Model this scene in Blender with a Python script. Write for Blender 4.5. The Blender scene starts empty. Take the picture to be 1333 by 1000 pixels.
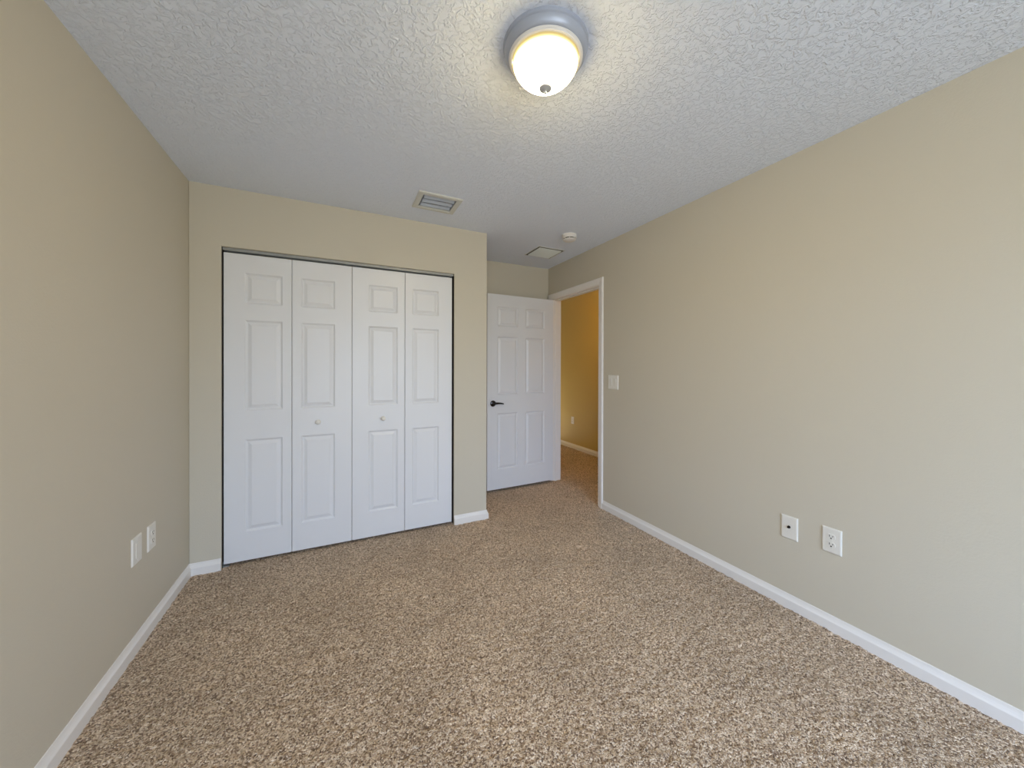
import bpy, bmesh, math, random
import numpy as np
from mathutils import Matrix, Vector

S = bpy.context.scene
COL = S.collection

# ------------------------------------------------------------------ camera
CAM_H = 1.2908
YAW, PITCH, ROLL = 0.45214, -0.003695, 0.002419
F_PX = 468.94
cam_data = bpy.data.cameras.new('camera')
cam = bpy.data.objects.new('camera', cam_data)
COL.objects.link(cam)
cam_data.sensor_fit = 'HORIZONTAL'
cam_data.sensor_width = 36.0
cam_data.lens = F_PX / 1333.0 * 36.0
cam_data.shift_x = -1.597 / 1333.0
cam_data.shift_y = -19.44 / 1333.0
cam_data.clip_start = 0.02
_f = Vector((math.sin(YAW), math.cos(YAW), 0.0))
_r = Vector((math.cos(YAW), -math.sin(YAW), 0.0))
_u = Vector((0, 0, 1))
f2 = _f * math.cos(PITCH) + _u * math.sin(PITCH)
u2 = -_f * math.sin(PITCH) + _u * math.cos(PITCH)
r3 = _r * math.cos(ROLL) + u2 * math.sin(ROLL)
u3 = -_r * math.sin(ROLL) + u2 * math.cos(ROLL)
M = Matrix((r3, u3, -f2)).transposed().to_4x4()
M.translation = Vector((0, 0, CAM_H))
cam.matrix_world = M
S.camera = cam

# ------------------------------------------------------------------ exposure, world, daylight
S.view_settings.view_transform = 'Standard'
S.view_settings.look = 'None'
S.view_settings.gamma = 1.0
S.view_settings.use_curve_mapping = False
S.view_settings.exposure = 0.35
S.cycles.diffuse_bounces = 8
S.cycles.max_bounces = 12
S.cycles.sample_clamp_indirect = 8.0

SKY_STRENGTH = 8.5
world = bpy.data.worlds.new('daylight')
S.world = world
world.use_nodes = True
wn, wl = world.node_tree.nodes, world.node_tree.links
wn.clear()
w_out = wn.new('ShaderNodeOutputWorld')
w_bg = wn.new('ShaderNodeBackground')
w_tc = wn.new('ShaderNodeTexCoord')
w_sep = wn.new('ShaderNodeSeparateXYZ')
w_map = wn.new('ShaderNodeMapRange')
w_map.inputs['From Min'].default_value = -0.25
w_map.inputs['From Max'].default_value = 0.35
w_ramp = wn.new('ShaderNodeValToRGB')
w_ramp.color_ramp.elements[0].color = (0.58, 0.60, 0.62, 1)     # sunlit ground outside
w_ramp.color_ramp.elements[0].position = 0.40
w_ramp.color_ramp.elements[1].color = (0.93, 1.18, 1.68, 1)     # overcast sky
w_ramp.color_ramp.elements[1].position = 0.60
w_bg.inputs['Strength'].default_value = SKY_STRENGTH
wl.new(w_tc.outputs['Generated'], w_sep.inputs[0])
wl.new(w_sep.outputs['Z'], w_map.inputs['Value'])
wl.new(w_map.outputs[0], w_ramp.inputs[0])
wl.new(w_ramp.outputs[0], w_bg.inputs['Color'])
wl.new(w_bg.outputs[0], w_out.inputs['Surface'])

# room dimensions (metres)
XL, XR = -0.8317, 2.1966          # left and right walls
YB = -2.10                        # window wall behind the camera
Y1, Y2 = 2.8788, 3.5983           # closet front, alcove back
XN = 1.1458                       # outer corner of the closet front
CZ = 2.44
T = 0.115                         # wall thickness
XH = 3.40                         # far wall of the hall
HY0, HY1 = 1.9, 6.2               # hall ends
OX0, OX1, OZ = -0.672, 0.859, 2.0625   # closet opening
DY0, DY1, DZ = 2.688, 3.509, 2.064     # entry opening (inside the jamb)
WX0, WX1, WZ0, WZ1 = -0.10, 1.60, 0.50, 2.15   # window behind the viewer
VWY0, VWY1 = -1.98, -1.22               # unseen left-wall window, added to cool the right side of the room

# the window is where the sky light enters: a portal guides the sampling there
def portal(name, loc, rot, w):
    pd = bpy.data.lights.new(name, 'AREA')
    pd.shape = 'RECTANGLE'
    pd.size, pd.size_y = w, WZ1 - WZ0
    pd.cycles.is_portal = True
    po = bpy.data.objects.new(name, pd)
    po.location = loc
    po.rotation_euler = rot
    COL.objects.link(po)
portal('window_portal', ((WX0 + WX1) / 2, YB - T / 2, (WZ0 + WZ1) / 2), (math.radians(90), 0, 0), WX1 - WX0)
portal('window_portal', (XL - T / 2, (VWY0 + VWY1) / 2, (WZ0 + WZ1) / 2), (math.radians(90), 0, math.radians(-90)), VWY1 - VWY0)

# ------------------------------------------------------------------ materials
def lin(r, g, b):
    def c(v):
        v /= 255.0
        return v / 12.92 if v <= 0.04045 else ((v + 0.055) / 1.055) ** 2.4
    return (c(r), c(g), c(b), 1.0)

def new_mat(name):
    m = bpy.data.materials.new(name)
    m.use_nodes = True
    nt = m.node_tree
    return m, nt.nodes, nt.links, nt.nodes['Principled BSDF']

def simple(name, col, rough=0.5, metal=0.0, bump=None, spec=0.5):
    m, n, l, b = new_mat(name)
    b.inputs['Base Color'].default_value = col
    b.inputs['Roughness'].default_value = rough
    b.inputs['Metallic'].default_value = metal
    b.inputs['Specular IOR Level'].default_value = spec
    # a little procedural variation so no surface is perfectly even
    tc = n.new('ShaderNodeTexCoord')
    ns = n.new('ShaderNodeTexNoise')
    ns.inputs['Scale'].default_value = (bump or (60, 0))[0]
    ns.inputs['Detail'].default_value = 3
    l.new(tc.outputs['Object'], ns.inputs['Vector'])
    bp = n.new('ShaderNodeBump')
    bp.inputs['Strength'].default_value = 1.0
    bp.inputs['Distance'].default_value = (bump or (60, 0.00003))[1]
    l.new(ns.outputs[0], bp.inputs['Height'])
    l.new(bp.outputs[0], b.inputs['Normal'])
    return m

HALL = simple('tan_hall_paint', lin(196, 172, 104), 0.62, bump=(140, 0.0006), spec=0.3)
WALL = simple('beige_wall_paint', lin(202, 195, 178), 0.62, bump=(140, 0.0006), spec=0.3)
WHITE = simple('white_semigloss_paint', lin(224, 225, 227), 0.38, bump=(90, 0.0001))
TRIM = simple('white_trim_paint', lin(232, 229, 225), 0.35, bump=(60, 0.0001))
PLASTIC = simple('white_plastic', lin(226, 223, 214), 0.35)
IVORY = simple('ivory_plastic', lin(214, 206, 190), 0.35)
DARK = simple('dark_slot', lin(22, 20, 19), 0.6)
BLACK_METAL = simple('dark_bronze_metal', lin(58, 55, 54), 0.2, 0.9)
TRACK = simple('grey_track_metal', lin(150, 152, 150), 0.45, 0.3)
VENT = simple('white_vent_enamel', lin(205, 207, 203), 0.4)
LOUVER = simple('blue_grey_vent_blades', lin(192, 202, 216), 0.35, 0.1)
GRILLE = simple('pale_grille_enamel', lin(226, 234, 232), 0.4)
GRILLE_SHADE = simple('grey_grille_shade', lin(74, 76, 70), 0.7)  # dark tone painted for the shadow gap around the grille slats
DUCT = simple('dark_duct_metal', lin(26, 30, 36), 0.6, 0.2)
NICKEL = simple('brushed_nickel', lin(196, 196, 196), 0.42, 0.35)
PAN = simple('silver_grey_lamp_enamel', lin(170, 176, 190), 0.35, 0.25)
GAP_SHADE = simple('dark_gap_shade', lin(34, 28, 23), 0.7)  # near-black colour that paints the shade in the closet door gaps
CLOSET = simple('closet_inside_paint', lin(150, 145, 135), 0.8)
BRASS = simple('bare_screw_metal', lin(150, 146, 138), 0.35, 0.8)

def ceiling_mat():
    m, n, l, b = new_mat('textured_white_ceiling')
    b.inputs['Base Color'].default_value = lin(231, 239, 253)
    b.inputs['Roughness'].default_value = 0.75
    b.inputs['Specular IOR Level'].default_value = 0.25
    tc = n.new('ShaderNodeTexCoord')
    n1 = n.new('ShaderNodeTexNoise')
    n1.inputs['Scale'].default_value = 50
    n1.inputs['Detail'].default_value = 3
    n1.inputs['Roughness'].default_value = 0.55
    n1.inputs['Distortion'].default_value = 0.9
    l.new(tc.outputs['Object'], n1.inputs['Vector'])
    r1 = n.new('ShaderNodeValToRGB')
    r1.color_ramp.elements[0].position = 0.46
    r1.color_ramp.elements[1].position = 0.60
    r1.color_ramp.interpolation = 'EASE'
    l.new(n1.outputs[0], r1.inputs[0])
    n2 = n.new('ShaderNodeTexNoise')
    n2.inputs['Scale'].default_value = 190
    n2.inputs['Detail'].default_value = 2
    l.new(tc.outputs['Object'], n2.inputs['Vector'])
    mx = n.new('ShaderNodeMath')
    mx.operation = 'MULTIPLY_ADD'
    mx.inputs[1].default_value = 0.25
    l.new(n2.outputs[0], mx.inputs[0])
    l.new(r1.outputs[0], mx.inputs[2])
    bp = n.new('ShaderNodeBump')
    bp.inputs['Strength'].default_value = 1.0
    bp.inputs['Distance'].default_value = 0.0026
    l.new(mx.outputs[0], bp.inputs['Height'])
    l.new(bp.outputs[0], b.inputs['Normal'])
    return m
CEIL = ceiling_mat()

def carpet_mat():
    m, n, l, b = new_mat('brown_frieze_carpet')
    b.inputs['Roughness'].default_value = 0.95
    b.inputs['Specular IOR Level'].default_value = 0.05
    b.inputs['Sheen Weight'].default_value = 0.3
    b.inputs['Sheen Roughness'].default_value = 0.6
    b.inputs['Sheen Tint'].default_value = (1.0, 0.9, 0.78, 1)
    tc = n.new('ShaderNodeTexCoord')
    # each yarn tuft has its own tone
    v = n.new('ShaderNodeTexVoronoi')
    v.feature = 'F1'
    v.inputs['Scale'].default_value = 205
    v.inputs['Randomness'].default_value = 1.0
    wob = n.new('ShaderNodeTexNoise')
    wob.inputs['Scale'].default_value = 120
    wob.inputs['Detail'].default_value = 2
    l.new(tc.outputs['Object'], wob.inputs['Vector'])
    wadd = n.new('ShaderNodeVectorMath')
    wadd.operation = 'MULTIPLY_ADD'
    wadd.inputs[1].default_value = (0.008, 0.008, 0.008)
    l.new(wob.outputs['Color'], wadd.inputs[0])
    l.new(tc.outputs['Object'], wadd.inputs[2])
    l.new(wadd.outputs[0], v.inputs['Vector'])
    sep = n.new('ShaderNodeSeparateColor')
    l.new(v.outputs['Color'], sep.inputs[0])
    r = n.new('ShaderNodeValToRGB')
    cr = r.color_ramp
    cr.elements[0].position = 0.0
    cr.elements[0].color = lin(92, 68, 48)
    cr.elements[1].position = 1.0
    cr.elements[1].color = lin(250, 230, 206)
    for pos, c in ((0.22, (144, 117, 92)), (0.5, (202, 176, 149)), (0.8, (232, 209, 182))):
        e = cr.elements.new(pos)
        e.color = lin(*c)
    l.new(sep.outputs[0], r.inputs[0])
    # broad, soft shading of trodden pile: a slight tone change that stays put
    big = n.new('ShaderNodeTexNoise')
    big.inputs['Scale'].default_value = 2.6
    big.inputs['Detail'].default_value = 4
    big.inputs['Roughness'].default_value = 0.6
    l.new(tc.outputs['Object'], big.inputs['Vector'])
    mr = n.new('ShaderNodeMapRange')
    mr.inputs['From Min'].default_value = 0.3
    mr.inputs['From Max'].default_value = 0.7
    mr.inputs['To Min'].default_value = 0.86
    mr.inputs['To Max'].default_value = 1.12
    l.new(big.outputs[0], mr.inputs['Value'])
    mul = n.new('ShaderNodeVectorMath')
    mul.operation = 'SCALE'
    l.new(r.outputs[0], mul.inputs[0])
    l.new(mr.outputs[0], mul.inputs['Scale'])
    l.new(mul.outputs[0], b.inputs['Base Color'])
    bp = n.new('ShaderNodeBump')
    bp.invert = True
    bp.inputs['Strength'].default_value = 1.0
    bp.inputs['Distance'].default_value = 0.006
    l.new(v.outputs['Distance'], bp.inputs['Height'])
    l.new(bp.outputs[0], b.inputs['Normal'])
    return m
CARPET = carpet_mat()

def emit_mat(name, top, top_s, bot, bot_s, z0, z1):
    """frosted lamp glass: glows, yellower and dimmer at its rim"""
    m = bpy.data.materials.new(name)
    m.use_nodes = True
    n, l = m.node_tree.nodes, m.node_tree.links
    n.clear()
    out = n.new('ShaderNodeOutputMaterial')
    em = n.new('ShaderNodeEmission')
    tc = n.new('ShaderNodeTexCoord')
    sp = n.new('ShaderNodeSeparateXYZ')
    mr = n.new('ShaderNodeMapRange')
    mr.inputs['From Min'].default_value = z0
    mr.inputs['From Max'].default_value = z1
    l.new(tc.outputs['Object'], sp.inputs[0])
    l.new(sp.outputs['Z'], mr.inputs['Value'])
    r = n.new('ShaderNodeValToRGB')
    r.color_ramp.elements[0].color = bot
    r.color_ramp.elements[1].color = top
    l.new(mr.outputs[0], r.inputs[0])
    st = n.new('ShaderNodeMapRange')
    st.interpolation_type = 'SMOOTHERSTEP'
    st.inputs['To Min'].default_value = bot_s
    st.inputs['To Max'].default_value = top_s
    l.new(mr.outputs[0], st.inputs['Value'])
    l.new(r.outputs[0], em.inputs['Color'])
    l.new(st.outputs[0], em.inputs['Strength'])
    l.new(em.outputs[0], out.inputs['Surface'])
    return m

def glass_mat():
    m = bpy.data.materials.new('clear_window_glass')
    m.use_nodes = True
    n, l = m.node_tree.nodes, m.node_tree.links
    n.clear()
    out = n.new('ShaderNodeOutputMaterial')
    tr = n.new('ShaderNodeBsdfTransparent')
    tr.inputs['Color'].default_value = (0.96, 0.98, 0.98, 1)
    gl = n.new('ShaderNodeBsdfGlossy')
    gl.inputs['Roughness'].default_value = 0.02
    mix = n.new('ShaderNodeMixShader')
    mix.inputs[0].default_value = 0.06
    l.new(tr.outputs[0], mix.inputs[1])
    l.new(gl.outputs[0], mix.inputs[2])
    l.new(mix.outputs[0], out.inputs['Surface'])
    return m
GLASS = glass_mat()

# ------------------------------------------------------------------ helpers
def obj(name, bm, mat, parent=None, loc=None, rot=None, smooth=None, bevel=None):
    bmesh.ops.recalc_face_normals(bm, faces=bm.faces)
    me = bpy.data.meshes.new(name)
    bm.to_mesh(me)
    bm.free()
    me.materials.append(mat)
    o = bpy.data.objects.new(name, me)
    COL.objects.link(o)
    if parent is not None:
        o.parent = parent
    if loc is not None:
        o.location = loc
    if rot is not None:
        o.rotation_euler = rot
    if smooth is not None:
        for p in me.polygons:
            p.use_smooth = True
        me.set_sharp_from_angle(angle=math.radians(smooth))
    if bevel:
        b = o.modifiers.new('edge_round', 'BEVEL')
        b.width = bevel
        b.segments = 2
        b.limit_method = 'ANGLE'
        b.angle_limit = math.radians(60)
    return o

def empty(name, loc, rot=(0, 0, 0)):
    o = bpy.data.objects.new(name, None)
    COL.objects.link(o)
    o.location = loc
    o.rotation_euler = rot
    o.empty_display_size = 0.05
    return o

def tag(o, label, cat, kind=None, group=None):
    o['label'] = label
    o['category'] = cat
    if kind:
        o['kind'] = kind
    if group:
        o['group'] = group
    return o

def box(bm, x0, x1, y0, y1, z0, z1):
    v = [bm.verts.new((x, y, z)) for z in (z0, z1) for y in (y0, y1) for x in (x0, x1)]
    for a in ((0, 1, 3, 2), (4, 5, 7, 6), (0, 1, 5, 4), (2, 3, 7, 6), (0, 2, 6, 4), (1, 3, 7, 5)):
        bm.faces.new([v[i] for i in a])

def boxes(*bs):
    bm = bmesh.new()
    for b in bs:
        box(bm, *b)
    return bm

def prism(pts, fn, d0, d1):
    """polygon pts (u, v) extruded from d0 to d1; fn(u, v, d) -> point"""
    bm = bmesh.new()
    a = [bm.verts.new(fn(u, v, d0)) for u, v in pts]
    b = [bm.verts.new(fn(u, v, d1)) for u, v in pts]
    bm.faces.new(a)
    bm.faces.new(b[::-1])
    n = len(pts)
    for i in range(n):
        j = (i + 1) % n
        bm.faces.new((a[i], a[j], b[j], b[i]))
    return bm

def lathe(profile, seg=64, close=True):
    """profile (r, z) turned about Z"""
    bm = bmesh.new()
    rings = []
    for r, z in profile:
        if r < 1e-6:
            rings.append([bm.verts.new((0, 0, z))])
        else:
            rings.append([bm.verts.new((r * math.cos(2 * math.pi * k / seg), r * math.sin(2 * math.pi * k / seg), z)) for k in range(seg)])
    for p, q in zip(rings, rings[1:]):
        for k in range(seg):
            j = (k + 1) % seg
            if len(p) == 1 and len(q) == 1:
                continue
            if len(p) == 1:
                bm.faces.new((p[0], q[k], q[j]))
            elif len(q) == 1:
                bm.faces.new((p[k], p[j], q[0]))
            else:
                bm.faces.new((p[k], p[j], q[j], q[k]))
    if close:
        for rg in (rings[0], rings[-1]):
            if len(rg) > 1:
                bm.faces.new(rg)
    return bm

def run_profile(prof, path, closed_ends=True):
    """sweep prof (out, z) along stations path = [(base point, out vector)], out vectors carry the mitre stretch"""
    bm = bmesh.new()
    rings = []
    for (bx, by), (ox, oy) in path:
        rings.append([bm.verts.new((bx + ox * t, by + oy * t, z)) for t, z in prof])
    n = len(prof)
    for p, q in zip(rings, rings[1:]):
        for i in range(n):
            j = (i + 1) % n
            bm.faces.new((p[i], p[j], q[j], q[i]))
    if closed_ends:
        bm.faces.new(rings[0])
        bm.faces.new(rings[-1][::-1])
    return bm

# ------------------------------------------------------------------ room shell
def struct(o, label, cat):
    return tag(o, label, cat, 'structure')

LOW, HIGH = -0.03, CZ + 0.03
struct(obj('wall_left', boxes((XL - T, XL, YB - T, VWY0, LOW, HIGH), (XL - T, XL, VWY1, Y2 + T, LOW, HIGH),
                              (XL - T, XL, VWY0, VWY1, LOW, WZ0), (XL - T, XL, VWY0, VWY1, WZ1, HIGH)), WALL),
       'plain beige wall along the left side of the room', 'wall')
# closet front wall: an upside-down U with the closet opening
pts = [(XL, LOW), (OX0, LOW), (OX0, OZ), (OX1, OZ), (OX1, LOW), (XN, LOW), (XN, HIGH), (XL, HIGH)]
struct(obj('wall_closet_front', prism(pts, lambda u, v, d: (u, d, v), Y1, Y1 + T), WALL, bevel=0.004),
       'beige wall around the white folding closet doors', 'wall')
struct(obj('wall_closet_side', boxes((XN - T, XN, Y1 + T, Y2, LOW, HIGH)), WALL),
       'side of the closet facing the entry alcove', 'wall')
struct(obj('wall_alcove_back', boxes((XL, XR, Y2, Y2 + T, LOW, HIGH)), WALL),
       'short beige wall behind the open white entry door', 'wall')
pts = [(YB - T, LOW), (DY0 - 0.019, LOW), (DY0 - 0.019, DZ + 0.019), (DY1 + 0.019, DZ + 0.019), (DY1 + 0.019, LOW),
       (HY1, LOW), (HY1, HIGH), (YB - T, HIGH)]
struct(obj('wall_right', prism(pts, lambda u, v, d: (d, u, v), XR, XR + T), WALL),
       'long beige wall on the right with the doorway and outlets', 'wall')
# window wall behind the camera
bm = boxes((XL, WX0, YB - T, YB, LOW, HIGH), (WX1, XR, YB - T, YB, LOW, HIGH),
           (WX0, WX1, YB - T, YB, LOW, WZ0), (WX0, WX1, YB - T, YB, WZ1, HIGH))
struct(obj('wall_window', bm, WALL), 'beige window wall behind the viewer', 'wall')
# hall
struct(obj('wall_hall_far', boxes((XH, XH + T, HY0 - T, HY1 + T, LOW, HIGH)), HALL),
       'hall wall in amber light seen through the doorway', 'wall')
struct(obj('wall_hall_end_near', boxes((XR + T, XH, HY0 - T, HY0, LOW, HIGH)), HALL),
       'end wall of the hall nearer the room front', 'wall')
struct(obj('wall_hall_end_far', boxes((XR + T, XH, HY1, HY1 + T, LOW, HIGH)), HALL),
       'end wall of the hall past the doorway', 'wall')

# ceiling, with a cut-out for the air register
VX0, VX1, VY0, VY1 = 0.470, 0.770, 2.366, 2.626         # register outer size
VB = 0.038                                              # register border
hx0, hx1, hy0, hy1 = VX0 + VB, VX1 - VB, VY0 + VB, VY1 - VB
cx0, cx1, cy0, cy1 = XL - T, XH + T, YB - T, HY1 + T
bm = bmesh.new()
xs, ys = [cx0, hx0, hx1, cx1], [cy0, hy0, hy1, cy1]
gv = [[bm.verts.new((x, y, CZ)) for x in xs] for y in ys]
for j in range(3):
    for i in range(3):
        if (i, j) != (1, 1):
            bm.faces.new((gv[j][i], gv[j + 1][i], gv[j + 1][i + 1], gv[j][i + 1]))
ext = bmesh.ops.extrude_face_region(bm, geom=bm.faces[:])
bmesh.ops.translate(bm, vec=(0, 0, 0.10), verts=[e for e in ext['geom'] if isinstance(e, bmesh.types.BMVert)])
struct(obj('ceiling', bm, CEIL), 'flat white ceiling with a bumpy spray texture', 'ceiling')

# carpet: one dense surface with real uneven pile
def carpet():
    # fine rows where the carpet is seen, wider ones behind the viewer and in the hall
    x0, x1, y0, y1 = XL - 0.02, XH + 0.02, YB - 0.02, 5.6
    gxs = np.concatenate([np.arange(x0, XR + 0.1, 0.0056), np.arange(XR + 0.1, x1, 0.009)])
    gys = np.concatenate([np.arange(y0, -0.1, 0.03), np.arange(-0.1, 3.75, 0.0056), np.arange(3.75, y1, 0.009)])
    nx, ny = len(gxs), len(gys)
    st = 0.0056
    rng = np.random.default_rng(7)

    def smooth(a, k):
        for _ in range(k):
            a = (a + np.roll(a, 1, 0) + np.roll(a, -1, 0) + np.roll(a, 1, 1) + np.roll(a, -1, 1)) / 5
        return a
    h = rng.standard_normal((ny, nx))
    h1 = smooth(h, 1)
    h1 /= h1.std()
    h2 = smooth(rng.standard_normal((ny, nx)), 8)
    h2 /= h2.std()
    z = np.clip(h1 * 0.0017 + h2 * 0.0010, -0.006, 0.005) - 0.004
    gx, gy = np.meshgrid(gxs, gys)
    gx = gx + rng.uniform(-0.4, 0.4, gx.shape) * st
    gy = gy + rng.uniform(-0.4, 0.4, gy.shape) * st
    co = np.stack([gx, gy, z], -1).astype(np.float32).reshape(-1)
    idx = np.arange(nx * ny).reshape(ny, nx)
    q = np.stack([idx[:-1, :-1], idx[:-1, 1:], idx[1:, 1:], idx[1:, :-1]], -1).reshape(-1).astype(np.int32)
    nf = (nx - 1) * (ny - 1)
    me = bpy.data.meshes.new('floor')
    me.vertices.add(nx * ny)
    me.vertices.foreach_set('co', co)
    me.loops.add(nf * 4)
    me.loops.foreach_set('vertex_index', q)
    me.polygons.add(nf)
    me.polygons.foreach_set('loop_start', np.arange(0, nf * 4, 4, dtype=np.int32))
    me.polygons.foreach_set('use_smooth', np.ones(nf, dtype=bool))
    me.update(calc_edges=True)
    me.materials.append(CARPET)
    o = bpy.data.objects.new('floor', me)
    COL.objects.link(o)
    return o
struct(carpet(), 'speckled brown carpet covering the whole floor', 'carpet')

# ------------------------------------------------------------------ baseboards
BT, BH = 0.0143, 0.0705
PROF = [(0, -0.012), (BT, -0.012), (BT, 0.0410), (BT - 0.0012, 0.0440), (BT - 0.0050, 0.0495), (BT - 0.0085, 0.0575), (0.0040, 0.0640), (0.0032, 0.0690), (0.0018, BH), (0, BH)]
def baseboard(name, path, label):
    return struct(obj(name, run_profile(PROF, path), TRIM), label, 'baseboard')
baseboard('baseboard_left', [((XL, YB), (1, 1)), ((XL, Y1), (1, -1))], 'white baseboard along the foot of the left wall')
baseboard('baseboard_closet_left', [((XL, Y1), (1, -1)), ((OX0 + 0.001, Y1), (0, -1))],
          'short white baseboard between left wall and closet doors')
baseboard('baseboard_closet_right', [((OX1, Y1), (0, -1)), ((XN, Y1), (1, -1)), ((XN, Y2), (1, -1))],
          'short white baseboard right of the closet, wrapping the corner')
baseboard('baseboard_alcove_back', [((XN, Y2), (1, -1)), ((XR, Y2), (0, -1))], 'white baseboard behind the open entry door')
baseboard('baseboard_right', [((XR, YB), (-1, 1)), ((XR, DY0 - 0.070), (-1, 0))], 'long white baseboard along the foot of the right wall')
baseboard('baseboard_window', [((XL, YB), (1, 1)), ((XR, YB), (-1, 1))], 'white baseboard under the window behind the viewer')
baseboard('baseboard_hall', [((XH, HY0), (-1, 0)), ((XH, HY1), (-1, 0))], 'amber-lit baseboard of the hall beyond the doorway')

# ------------------------------------------------------------------ window behind the camera
def window(name, loc, rz, hw, label):
    wr = struct(empty(name, loc, (0, 0, rz)), label, 'window')
    hh, fw = WZ1 - WZ0, 0.045
    obj('window_frame', boxes((-hw, -hw + fw, -0.03, 0.03, 0, hh), (hw - fw, hw, -0.03, 0.03, 0, hh), (-hw + fw, hw - fw, -0.03, 0.03, 0, fw),
                              (-hw + fw, hw - fw, -0.03, 0.03, hh - fw, hh), (-0.02, 0.02, -0.025, 0.025, fw, hh - fw)), TRIM, wr)
    obj('pane', boxes((-hw + fw, -0.02, -0.003, 0.003, fw, hh - fw)), GLASS, wr)
    obj('pane', boxes((0.02, hw - fw, -0.003, 0.003, fw, hh - fw)), GLASS, wr)
    obj('window_sill', boxes((-hw - 0.03, hw + 0.03, T / 2, T / 2 + 0.035, -0.022, 0)), TRIM, wr, bevel=0.004)
window('window_1', ((WX0 + WX1) / 2, YB - T / 2, WZ0), 0.0, (WX1 - WX0) / 2, 'wide window in the wall behind the viewer')
window('added_window', (XL - T / 2, (VWY0 + VWY1) / 2, WZ0), math.radians(-90), (VWY1 - VWY0) / 2, 'unseen window added in the left wall behind the viewer for side light')

# ------------------------------------------------------------------ panelled door slabs
RINGS = ((0.0, 0.0), (0.003, 0.0035), (0.011, 0.0105), (0.016, 0.0105), (0.034, 0.0028), (0.0365, 0.0015))
def slab(w, h, th, panels, rings=RINGS, both=False):
    """slab in x 0..w, y 0..th (front face at y = 0, facing -y), z 0..h, with moulded raised panels (x0, x1, z0, z1)"""
    bm = bmesh.new()
    xs = sorted({0, w} | {p[0] for p in panels} | {p[1] for p in panels})
    zs = sorted({0, h} | {p[2] for p in panels} | {p[3] for p in panels})

    def face(y, sgn):
        vs = {(x, z): bm.verts.new((x, y, z)) for x in xs for z in zs}
        for i in range(len(xs) - 1):
            for j in range(len(zs) - 1):
                a = (xs[i], xs[i + 1], zs[j], zs[j + 1])
                if any(abs(a[0] - p[0]) + abs(a[1] - p[1]) + abs(a[2] - p[2]) + abs(a[3] - p[3]) < 1e-6 for p in panels):
                    prev = [vs[a[0], a[2]], vs[a[1], a[2]], vs[a[1], a[3]], vs[a[0], a[3]]]
                    for ins, dep in rings[1:]:
                        yy = y + sgn * dep
                        cur = [bm.verts.new(c) for c in ((a[0] + ins, yy, a[2] + ins), (a[1] - ins, yy, a[2] + ins),
                                                         (a[1] - ins, yy, a[3] - ins), (a[0] + ins, yy, a[3] - ins))]
                        for k in range(4):
                            q = (k + 1) % 4
                            bm.faces.new((prev[k], prev[q], cur[q], cur[k]))
                        prev = cur
                    bm.faces.new(prev)
                else:
                    bm.faces.new((vs[a[0], a[2]], vs[a[1], a[2]], vs[a[1], a[3]], vs[a[0], a[3]]))
        return vs
    f = face(0, 1)
    g = face(th, -1)
    rim = [(x, 0) for x in xs] + [(w, z) for z in zs[1:]] + [(x, h) for x in xs[-2::-1]] + [(0, z) for z in zs[-2:0:-1]]
    for a, b in zip(rim, rim[1:] + rim[:1]):
        bm.faces.new((f[a], f[b], g[b], g[a]))
    return bm

# --- bifold closet doors
LW, LZ0, LZ1, LTH = 0.3765, 0.0165, 2.031, 0.034
FACE_Y = Y1 + 0.020
rows = ((0.205, 0.813), (1.005, 1.600), (1.708, 1.909))
def leaf_panels(wide_left):
    a = 0.112 if wide_left else 0.055
    return [(a, a + 0.2105, z0 - LZ0, z1 - LZ0) for z0, z1 in rows]
def bifold(name, x0, knob_x, wide_first, label):
    r = struct(empty(name, (x0 + LW, FACE_Y, LZ0)), label, 'closet door')
    for k in range(2):
        wl_ = wide_first if k == 0 else not wide_first
        px0 = -LW if k == 0 else 0.0015
        lf = obj('door_panel', slab(LW - 0.0015, LZ1 - LZ0, LTH, leaf_panels(wl_)), WHITE, r, loc=(px0, 0, 0), bevel=0.002)
        ox = x0 + LW + px0
        if ox < knob_x < ox + LW:
            kb = lathe([(0.0, 0.0), (0.016, 0.0), (0.016, 0.003), (0.008, 0.006), (0.0075, 0.014), (0.011, 0.019), (0.0155, 0.024),
                        (0.0165, 0.029), (0.014, 0.034), (0.008, 0.037), (0.0, 0.038)], 32)
            obj('knob', kb, PLASTIC, lf, loc=(knob_x - ox, 0.0005, 0.905 - LZ0), rot=(math.radians(90), 0, 0), smooth=40)
        # hinge knuckles between the two leaves, at the back face
        if k == 0:
            hb = bmesh.new()
            for hz in (0.20, 1.0, 1.80):
                box(hb, LW - 0.030, LW + 0.030, LTH, LTH + 0.002, hz, hz + 0.07)
            obj('hinge', hb, BRASS, r, loc=(-LW, 0, 0))
    return r
d2 = bifold('door_2', -0.664, -0.127, True, 'left white folding closet door, next to the left wall')
d3 = bifold('door_3', 0.0915, 0.306, True, 'right white folding closet door, next to the entry alcove')
# pivot foot of the left door on the carpet
obj('pivot_bracket', boxes((-LW - 0.006, -LW + 0.028, -0.004, 0.026, -0.0165, -0.0115), (-LW - 0.006, -LW - 0.003, -0.004, 0.026, -0.0165, 0.015)), TRACK, d2)

obj_l = prism([(0.015, 0.0), (T, 0.0), (T, 0.004), (0.015, 0.004)], lambda u, v, d: (OX0 + v, Y1 + u, d), -0.01, OZ)  # thin strips added to darken the gaps beside the folding doors
struct(obj('shade_strip_left', obj_l, GAP_SHADE), 'dark strip painting the gap shade inside the left edge of the closet opening', 'door liner')
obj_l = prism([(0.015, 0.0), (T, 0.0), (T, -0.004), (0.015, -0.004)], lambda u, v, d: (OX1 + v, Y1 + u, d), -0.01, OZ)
struct(obj('shade_strip_right', obj_l, GAP_SHADE), 'dark strip painting the gap shade inside the right edge of the closet opening', 'door liner')
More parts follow.
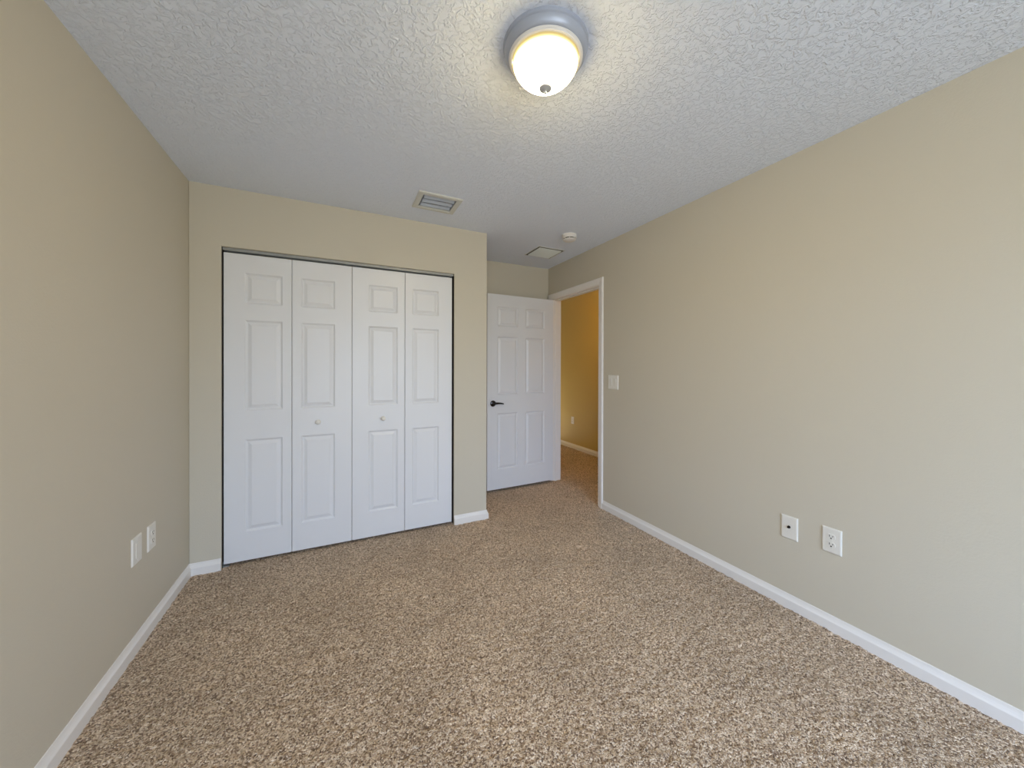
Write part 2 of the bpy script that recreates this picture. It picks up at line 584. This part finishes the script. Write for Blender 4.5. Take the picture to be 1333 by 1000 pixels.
# closet head track
tr = struct(obj('trim_2', prism([(0.018, -0.0005), (0.056, -0.0005), (0.056, -0.019), (0.053, -0.019), (0.053, -0.004), (0.021, -0.004), (0.021, -0.019), (0.018, -0.019)],
            lambda u, v, d: (d, Y1 + u, OZ + v), OX0 + 0.004, OX1 - 0.004), TRACK), 'grey metal head track above the closet doors', 'door track')

# ------------------------------------------------------------------ entry doorway: jamb, stops, casing
tr1 = struct(empty('trim_1', (XR, (DY0 + DY1) / 2, 0)), 'white frame and casing of the open doorway', 'door frame')
def tpart(name, bm, bevel=None):
    bmesh.ops.translate(bm, vec=(-XR, -(DY0 + DY1) / 2, 0), verts=bm.verts[:])
    return obj(name, bm, TRIM, tr1, bevel=bevel)
JX0, JX1 = XR - 0.001, XR + T + 0.001
tpart('jamb', boxes((JX0, JX1, DY0 - 0.018, DY0, -0.01, DZ), (JX0, JX1, DY1, DY1 + 0.018, -0.01, DZ), (JX0, JX1, DY0 - 0.018, DY1 + 0.018, DZ, DZ + 0.018)))
SX0, SX1 = XR + 0.038, XR + 0.073
tpart('door_stop', boxes((SX0, SX1, DY0, DY0 + 0.010, -0.01, DZ), (SX0, SX1, DY1 - 0.010, DY1, -0.01, DZ), (SX0, SX1, DY0 + 0.010, DY1 - 0.010, DZ - 0.010, DZ)), 0.002)
CW = 0.064
CPROF = [(0.006, 0.0), (0.006, 0.009), (0.012, 0.0115), (0.030, 0.0125), (0.046, 0.0165), (0.058, 0.0170), (0.0645, 0.0145), (0.066, 0.010), (0.066, 0.0)]
def casing(side):
    """architrave swept up one leg, over the head and down the other; side -1 room, +1 hall"""
    bm = bmesh.new()
    xb = XR if side < 0 else XR + T
    rings = []
    for st in range(4):
        rg = []
        for w, t in CPROF:
            if st == 0:
                y, z = DY0 - w, -0.01
            elif st == 1:
                y, z = DY0 - w, DZ + w
            elif st == 2:
                y, z = min(DY1 + w, Y2 - 0.001), DZ + w
            else:
                y, z = min(DY1 + w, Y2 - 0.001), -0.01
            rg.append(bm.verts.new((xb + side * t, y, z)))
        rings.append(rg)
    n = len(CPROF)
    for p, q in zip(rings, rings[1:]):
        for i in range(n):
            j = (i + 1) % n
            bm.faces.new((p[i], p[j], q[j], q[i]))
    bm.faces.new(rings[0])
    bm.faces.new(rings[-1][::-1])
    return bm
tpart('casing', casing(-1))
tpart('casing', casing(1))

# ------------------------------------------------------------------ entry door, standing open
EW, EH, ETH = 0.813, 2.032, 0.035
EZ = 0.024
hinge = (XR - 0.008, DY1 - 0.041)
ang = math.radians(2.3)
# local frame: x runs from free edge (0) to hinge edge (EW); front face (seen) at y = 0
d1 = struct(empty('door_1', (hinge[0] - 0.003 - EW * math.cos(ang), hinge[1] - EW * math.sin(ang), EZ), (0, 0, ang)),
            'open white six-panel entry door with dark lever handle', 'door')
st_, mid_, pw = 0.115, 0.095, 0.0
pw = (EW - 2 * st_ - mid_) / 2
erows = ((0.205, 0.790), (0.985, 1.590), (1.700, 1.905))
ep = [(x, x + pw, a, b) for x in (st_, st_ + pw + mid_) for a, b in erows]
obj('door_slab', slab(EW, EH, ETH, ep), WHITE, d1, bevel=0.002)
def lever(side):
    hd = empty('handle', (0.063, 0.0 if side < 0 else ETH, 0.917 - EZ))
    return hd
def handle_mesh(sgn):
    bm = lathe([(0.0, 0.0), (0.0315, 0.0), (0.0325, 0.003), (0.030, 0.008), (0.021, 0.011), (0.013, 0.013), (0.0115, 0.030), (0.0115, 0.045), (0.0, 0.047)], 40)
    return bm
def lever_mesh():
    bm = bmesh.new()
    prev = None
    n = 14
    for i in range(n + 1):
        t = i / n
        x = -0.012 + 0.118 * t
        yc = 0.042 - 0.006 * math.sin(math.pi * t)
        zc = 0.006 * math.sin(2.2 * t) - 0.010 * t * t
        rz = 0.0125 * (1 - 0.45 * t) * (0.6 if i in (0, n) else 1)
        ry = 0.0075 * (1 - 0.35 * t) * (0.6 if i in (0, n) else 1)
        ring = [bm.verts.new((x, -(yc + ry * math.cos(2 * math.pi * k / 14)), zc + rz * math.sin(2 * math.pi * k / 14))) for k in range(14)]
        if prev:
            for k in range(14):
                j = (k + 1) % 14
                bm.faces.new((prev[k], prev[j], ring[j], ring[k]))
        else:
            bm.faces.new(ring)
        prev = ring
    bm.faces.new(prev)
    return bm
h1 = obj('handle', handle_mesh(1), BLACK_METAL, d1, loc=(0.064, 0, 0.920 - EZ), rot=(math.radians(90), 0, 0), smooth=35)
h1['label'] = 'dark bronze lever handle with round rosette'
lv = obj('lever', lever_mesh(), BLACK_METAL, h1, smooth=50)
lv.rotation_euler = (math.radians(-90), 0, 0)
h2 = obj('handle', handle_mesh(1), BLACK_METAL, d1, loc=(0.064, ETH, 0.920 - EZ), rot=(math.radians(-90), 0, 0), smooth=35)
h2['label'] = 'dark bronze lever handle with round rosette'
hb = bmesh.new()
for hz in (0.18, 0.97, 1.78):
    cyl = bmesh.ops.create_cone(hb, cap_ends=True, segments=16, radius1=0.006, radius2=0.006, depth=0.09)
    bmesh.ops.translate(hb, vec=(EW + 0.003, ETH + 0.003, hz), verts=cyl['verts'])
obj('hinge', hb, NICKEL, d1, smooth=40)

# ------------------------------------------------------------------ ceiling lamp
LX, LY = 0.6686, 1.1177
lamp = tag(empty('ceiling_light', (LX, LY, CZ)), 'round lit flush-mount ceiling light with frosted glass bowl', 'ceiling light')
obj('mounting_ring', lathe([(0.1515, 0.003), (0.1515, -0.006), (0.1500, -0.011), (0.1460, -0.014), (0.1455, -0.0165), (0.1475, -0.0185), (0.1470, -0.022),
                            (0.1430, -0.032), (0.1370, -0.040), (0.1330, -0.0425), (0.0, -0.0425)], 96, close=False), PAN, lamp, smooth=35)
obj('trim_ring', lathe([(0.1322, -0.041), (0.1322, -0.0450), (0.1302, -0.0462), (0.1302, -0.0478), (0.1280, -0.0492), (0.1272, -0.0515), (0.1240, -0.0528),
                         (0.1205, -0.0528), (0.1192, -0.0500), (0.1192, -0.041)], 96, close=False), TRIM, lamp, smooth=25)
bowl = []
for i in range(25):
    a = i / 24 * math.pi / 2
    bowl.append((0.1188 * math.cos(a) ** 0.95, -0.046 - 0.091 * math.sin(a) ** 1.15))
bowl[-1] = (0.0, -0.137)
LAMP_GLASS = emit_mat('glowing_frosted_glass', (1.0, 0.76, 0.30, 1), 0.60, (1.0, 0.80, 0.47, 1), 90.0, -0.134, -0.052)
gb = obj('glass_bowl', lathe(bowl, 96, close=False), LAMP_GLASS, lamp, smooth=60)
gb['label'] = 'glowing frosted glass bowl'
fn = obj('finial', lathe([(0.0, -0.130), (0.0225, -0.1370), (0.0245, -0.1420), (0.0225, -0.1480), (0.0140, -0.1530), (0.0065, -0.1560), (0.0050, -0.158), (0.0062, -0.161), (0.0050, -0.1645), (0.0, -0.167)], 40),
         NICKEL, lamp, smooth=40)
fn['label'] = 'brushed nickel finial'

# hall ceiling lamp (out of view, lights the hall amber)
hl = tag(empty('hall_ceiling_light', (2.85, 3.55, CZ)), 'small amber dome light on the hall ceiling', 'ceiling light')
obj('mounting_ring', lathe([(0.12, 0.003), (0.12, -0.015), (0.105, -0.025), (0.0, -0.025)], 48, close=False), NICKEL, hl, smooth=35)
hbowl = [(0.10 * math.cos(i / 12 * math.pi / 2), -0.024 - 0.07 * math.sin(i / 12 * math.pi / 2)) for i in range(13)]
hbowl[-1] = (0.0, -0.094)
HALL_GLASS = emit_mat('amber_lamp_glass', (1.0, 0.55, 0.07, 1), 46.0, (1.0, 0.55, 0.07, 1), 46.0, -0.09, -0.03)
obj('glass_bowl', lathe(hbowl, 48, close=False), HALL_GLASS, hl, smooth=60)

# ------------------------------------------------------------------ ceiling air register
vr = tag(empty('air_vent', ((VX0 + VX1) / 2, (VY0 + VY1) / 2, CZ)), 'white rectangular louvered air vent in the ceiling above the closet', 'air vent')
vw, vd = (VX1 - VX0) / 2, (VY1 - VY0) / 2
iw, idp = vw - VB, vd - VB
bm = bmesh.new()
ringsz = [(vw, vd, 0.001), (vw, vd, -0.003), (vw - 0.006, vd - 0.006, -0.009), (iw + 0.006, idp + 0.006, -0.009), (iw, idp, -0.004), (iw, idp, 0.012)]
prev = None
for a, b_, z in ringsz:
    cur = [bm.verts.new(c) for c in ((-a, -b_, z), (a, -b_, z), (a, b_, z), (-a, b_, z))]
    if prev:
        for k in range(4):
            q = (k + 1) % 4
            bm.faces.new((prev[k], prev[q], cur[q], cur[k]))
    prev = cur
obj('vent_frame', bm, VENT, vr)
bm = bmesh.new()
box(bm, -iw - 0.001, iw + 0.001, -idp - 0.001, idp + 0.001, 0.012, 0.090)
bm.faces.ensure_lookup_table()
bmesh.ops.delete(bm, geom=[f for f in bm.faces if f.normal.z < -0.5 or (abs(f.calc_center_median().z - 0.012) < 1e-4)], context='FACES_ONLY')
obj('duct_box', bm, DUCT, vr)
NB = 3
for k in range(NB):
    bm = bmesh.new()
    yc = -idp + (k + 0.5) * (2 * idp / NB)
    prof = []
    for i in range(9):
        t = i / 8
        # curved blade: hangs flat at its far lip, rolls up towards the window side
        prof.append((yc - 0.006 + 0.026 * t, 0.008 - 0.012 * math.sin(t * math.pi / 2)))
    th = 0.0015
    lo = [(y, z) for y, z in prof]
    hi = [(y, z + th) for y, z in prof[::-1]]
    poly = lo + hi
    a = [bm.verts.new((-iw + 0.010, y, z)) for y, z in poly]
    b_ = [bm.verts.new((iw - 0.004, y, z)) for y, z in poly]
    n = len(poly)
    for i in range(n):
        j = (i + 1) % n
        bm.faces.new((a[i], a[j], b_[j], b_[i]))
    m_ = len(prof)
    for i in range(m_ - 1):
        for e in (a, b_):
            bm.faces.new((e[i], e[i + 1], e[n - 2 - i], e[n - 1 - i]))
    obj('louver', bm, LOUVER, vr, smooth=30)

# ------------------------------------------------------------------ return grille in the alcove ceiling
GX0, GX1, GY0, GY1 = 1.700, 1.995, 2.952, 3.245
gr = tag(empty('return_grille', ((GX0 + GX1) / 2, (GY0 + GY1) / 2, CZ)), 'flat square white grille in the alcove ceiling before the entry door', 'air vent')
gw, gd = (GX1 - GX0) / 2, (GY1 - GY0) / 2
bm = bmesh.new()
prev = None
for a, z in ((0.0, 0.001), (0.0, -0.003), (0.001, -0.0045), (0.007, -0.0045), (0.008, -0.004), (0.008, 0.0005)):
    cur = [bm.verts.new(c) for c in ((-gw + a, -gd + a, z), (gw - a, -gd + a, z), (gw - a, gd - a, z), (-gw + a, gd - a, z))]
    if prev:
        for k in range(4):
            q = (k + 1) % 4
            bm.faces.new((prev[k], prev[q], cur[q], cur[k]))
    prev = cur
obj('grille_frame', bm, VENT, gr)
bm = bmesh.new()
box(bm, -gw + 0.007, gw - 0.007, -gd + 0.007, gd - 0.007, -0.0030, 0.0005)
obj('shade_band', bm, GRILLE_SHADE, gr)  # nearly flush dark band, painted shade between rim and slats
bm = bmesh.new()
box(bm, -gw + 0.025, gw - 0.025, -gd + 0.028, gd - 0.028, -0.0045, -0.001)
ns = 12
for k in range(ns):
    yc = -gd + 0.028 + (k + 0.5) * (2 * gd - 0.056) / ns
    p = [(yc - 0.0090, -0.0035), (yc + 0.0070, -0.0115), (yc + 0.0085, -0.0110), (yc - 0.0075, -0.0030)]
    a = [bm.verts.new((-gw + 0.024, y, z)) for y, z in p]
    b_ = [bm.verts.new((gw - 0.024, y, z)) for y, z in p]
    for i in range(4):
        j = (i + 1) % 4
        bm.faces.new((a[i], a[j], b_[j], b_[i]))
    bm.faces.new(a)
    bm.faces.new(b_[::-1])
obj('slats', bm, GRILLE, gr)

# ------------------------------------------------------------------ smoke detector
sd = tag(empty('smoke_detector', (1.800, 2.600, CZ)), 'round white smoke detector on the ceiling near the doorway', 'smoke detector')
obj('mounting_plate', lathe([(0.0, 0.002), (0.064, 0.002), (0.064, -0.008), (0.061, -0.010), (0.0, -0.010)], 56), TRIM, sd, smooth=35)
obj('housing', lathe([(0.0, -0.010), (0.061, -0.010), (0.0625, -0.016), (0.0605, -0.027), (0.057, -0.030), (0.0, -0.030)], 56), TRIM, sd, smooth=35)
obj('sensor_slot', lathe([(0.0, -0.0300), (0.0500, -0.0300), (0.0500, -0.0385), (0.0, -0.0385)], 56), DARK, sd, smooth=35)
obj('cap', lathe([(0.0, -0.0385), (0.056, -0.0385), (0.055, -0.042), (0.046, -0.0475), (0.020, -0.050), (0.0, -0.0505)], 56), TRIM, sd, smooth=35)
for k in range(8):
    bm = bmesh.new()
    a = 2 * math.pi * (k + 0.3) / 8
    c, s = math.cos(a), math.sin(a)
    v = []
    for r_, w_ in ((0.0520, -1), (0.0520, 1), (0.0560, 1), (0.0560, -1)):
        v.append((r_ * c - w_ * 0.0028 * s, r_ * s + w_ * 0.0028 * c))
    lo = [bm.verts.new((x, y, -0.0390)) for x, y in v]
    hi = [bm.verts.new((x, y, -0.0295)) for x, y in v]
    bm.faces.new(lo)
    bm.faces.new(hi[::-1])
    for i in range(4):
        j = (i + 1) % 4
        bm.faces.new((lo[i], lo[j], hi[j], hi[i]))
    obj('slot_rib', bm, TRIM, sd)

# ------------------------------------------------------------------ wall plates (built facing -y, then turned onto their wall)
def rounded_plate(w, h, t, mat, parent, name='cover_plate'):
    bm = bmesh.new()
    prev = None
    for ins, y in ((0.0, 0.0015), (0.0, -0.0015), (0.0025, -t + 0.0012), (0.006, -t)):
        a, b_ = w / 2 - ins, h / 2 - ins
        cur = [bm.verts.new(c) for c in ((-a, y, -b_), (a, y, -b_), (a, y, b_), (-a, y, b_))]
        if prev:
            for k in range(4):
                q = (k + 1) % 4
                bm.faces.new((prev[k], prev[q], cur[q], cur[k]))
        prev = cur
    bm.faces.new(prev)
    return obj(name, bm, mat, parent)

def screw(parent, x, z, t, mat):
    obj('screw', lathe([(0.0, 0.0), (0.0034, 0.0), (0.0030, 0.0012), (0.0, 0.0016)], 16), mat, parent, loc=(x, -t + 0.0002, z), rot=(math.radians(90), 0, 0), smooth=40)

def receptacle(parent, zc, t, mat):
    n = 24
    pts = []
    for k in range(n):
        a = 2 * math.pi * k / n
        pts.append((0.0172 * math.cos(a), max(-0.0135, min(0.0135, 0.0172 * math.sin(a)))))
    rec = obj('receptacle', prism(pts, lambda u, v, d: (u, d, v + zc), -t + 0.0005, -t - 0.0022), mat, parent)
    bm = boxes((-0.0078, -0.0054, -t - 0.0027, -t - 0.0012, zc - 0.0010, zc + 0.0085), (0.0054, 0.0078, -t - 0.0027, -t - 0.0012, zc - 0.0002, zc + 0.0075))
    c = bmesh.ops.create_cone(bm, cap_ends=True, segments=14, radius1=0.0032, radius2=0.0032, depth=0.0016)
    bmesh.ops.rotate(bm, matrix=Matrix.Rotation(math.radians(90), 3, 'X'), verts=c['verts'])
    bmesh.ops.translate(bm, vec=(0, -t - 0.0020, zc - 0.0072), verts=c['verts'])
    obj('slots', bm, DARK, rec)

RIGHT_FACE, LEFT_FACE = math.radians(-90), math.radians(90)
PT = 0.0065
def duplex(name, loc, rz, label, w=0.080, h=0.124, mat=PLASTIC):
    r = tag(empty(name, loc, (0, 0, rz)), label, 'outlet')
    rounded_plate(w, h, PT, mat, r)
    receptacle(r, 0.0195, PT, mat)
    receptacle(r, -0.0195, PT, mat)
    screw(r, 0, 0, PT, mat)
    return r

duplex('wall_outlet', (XR, 0.910, 0.440), RIGHT_FACE, 'white duplex power outlet low on the right wall, nearest the viewer')
duplex('wall_outlet', (XL, 2.3775, 0.453), LEFT_FACE, 'white duplex power outlet on the left wall, nearer the closet')
duplex('wall_outlet', (XH, 4.800, 0.447), RIGHT_FACE, 'amber-lit outlet low on the hall wall beyond the doorway', 0.072, 0.116)
# cable plate, right wall
r = tag(empty('cable_plate', (XR, 1.0955, 0.4305), (0, 0, RIGHT_FACE)), 'white wall plate with one dark cable jack on the right wall', 'wall plate')
rounded_plate(0.080, 0.124, PT, PLASTIC, r)
screw(r, 0, 0.042, PT, PLASTIC)
screw(r, 0, -0.042, PT, PLASTIC)
jk = obj('jack', lathe([(0.0, 0.0), (0.0075, 0.0), (0.0075, 0.002), (0.0050, 0.002), (0.0050, 0.010), (0.0040, 0.010), (0.0040, 0.006), (0.0, 0.006)], 24, close=False), BLACK_METAL, r,
         loc=(0, -PT + 0.0003, 0.004), rot=(math.radians(90), 0, 0), smooth=35)
jk['label'] = 'dark cable jack'
# blank plate, left wall
r = tag(empty('blank_plate', (XL, 2.2315, 0.4545), (0, 0, LEFT_FACE)), 'white plain cover plate on the left wall, nearest the viewer', 'wall plate')
rounded_plate(0.086, 0.124, PT, PLASTIC, r)
obj('insert', boxes((-0.0175, 0.0175, -PT - 0.0012, -PT + 0.002, -0.035, 0.035)), PLASTIC, r, bevel=0.0008)
screw(r, 0, 0.048, PT, PLASTIC)
screw(r, 0, -0.048, PT, PLASTIC)
# double light switch
r = tag(empty('light_switch', (XR, 2.4870, 1.1640), (0, 0, RIGHT_FACE)), 'white double light switch on the wall beside the doorway', 'light switch')
rounded_plate(0.128, 0.126, PT, PLASTIC, r)
for sx in (-0.026, 0.026):
    pts = [(-PT + 0.001, -0.033), (-PT - 0.0012, -0.033), (-PT - 0.0030, 0.0), (-PT - 0.0062, 0.033), (-PT + 0.001, 0.033)]
    obj('rocker', prism(pts, lambda u, v, d: (d, u, v), sx - 0.0165, sx + 0.0165), PLASTIC, r)
    for sz in (-0.048, 0.048):
        screw(r, sx, sz, PT, PLASTIC)
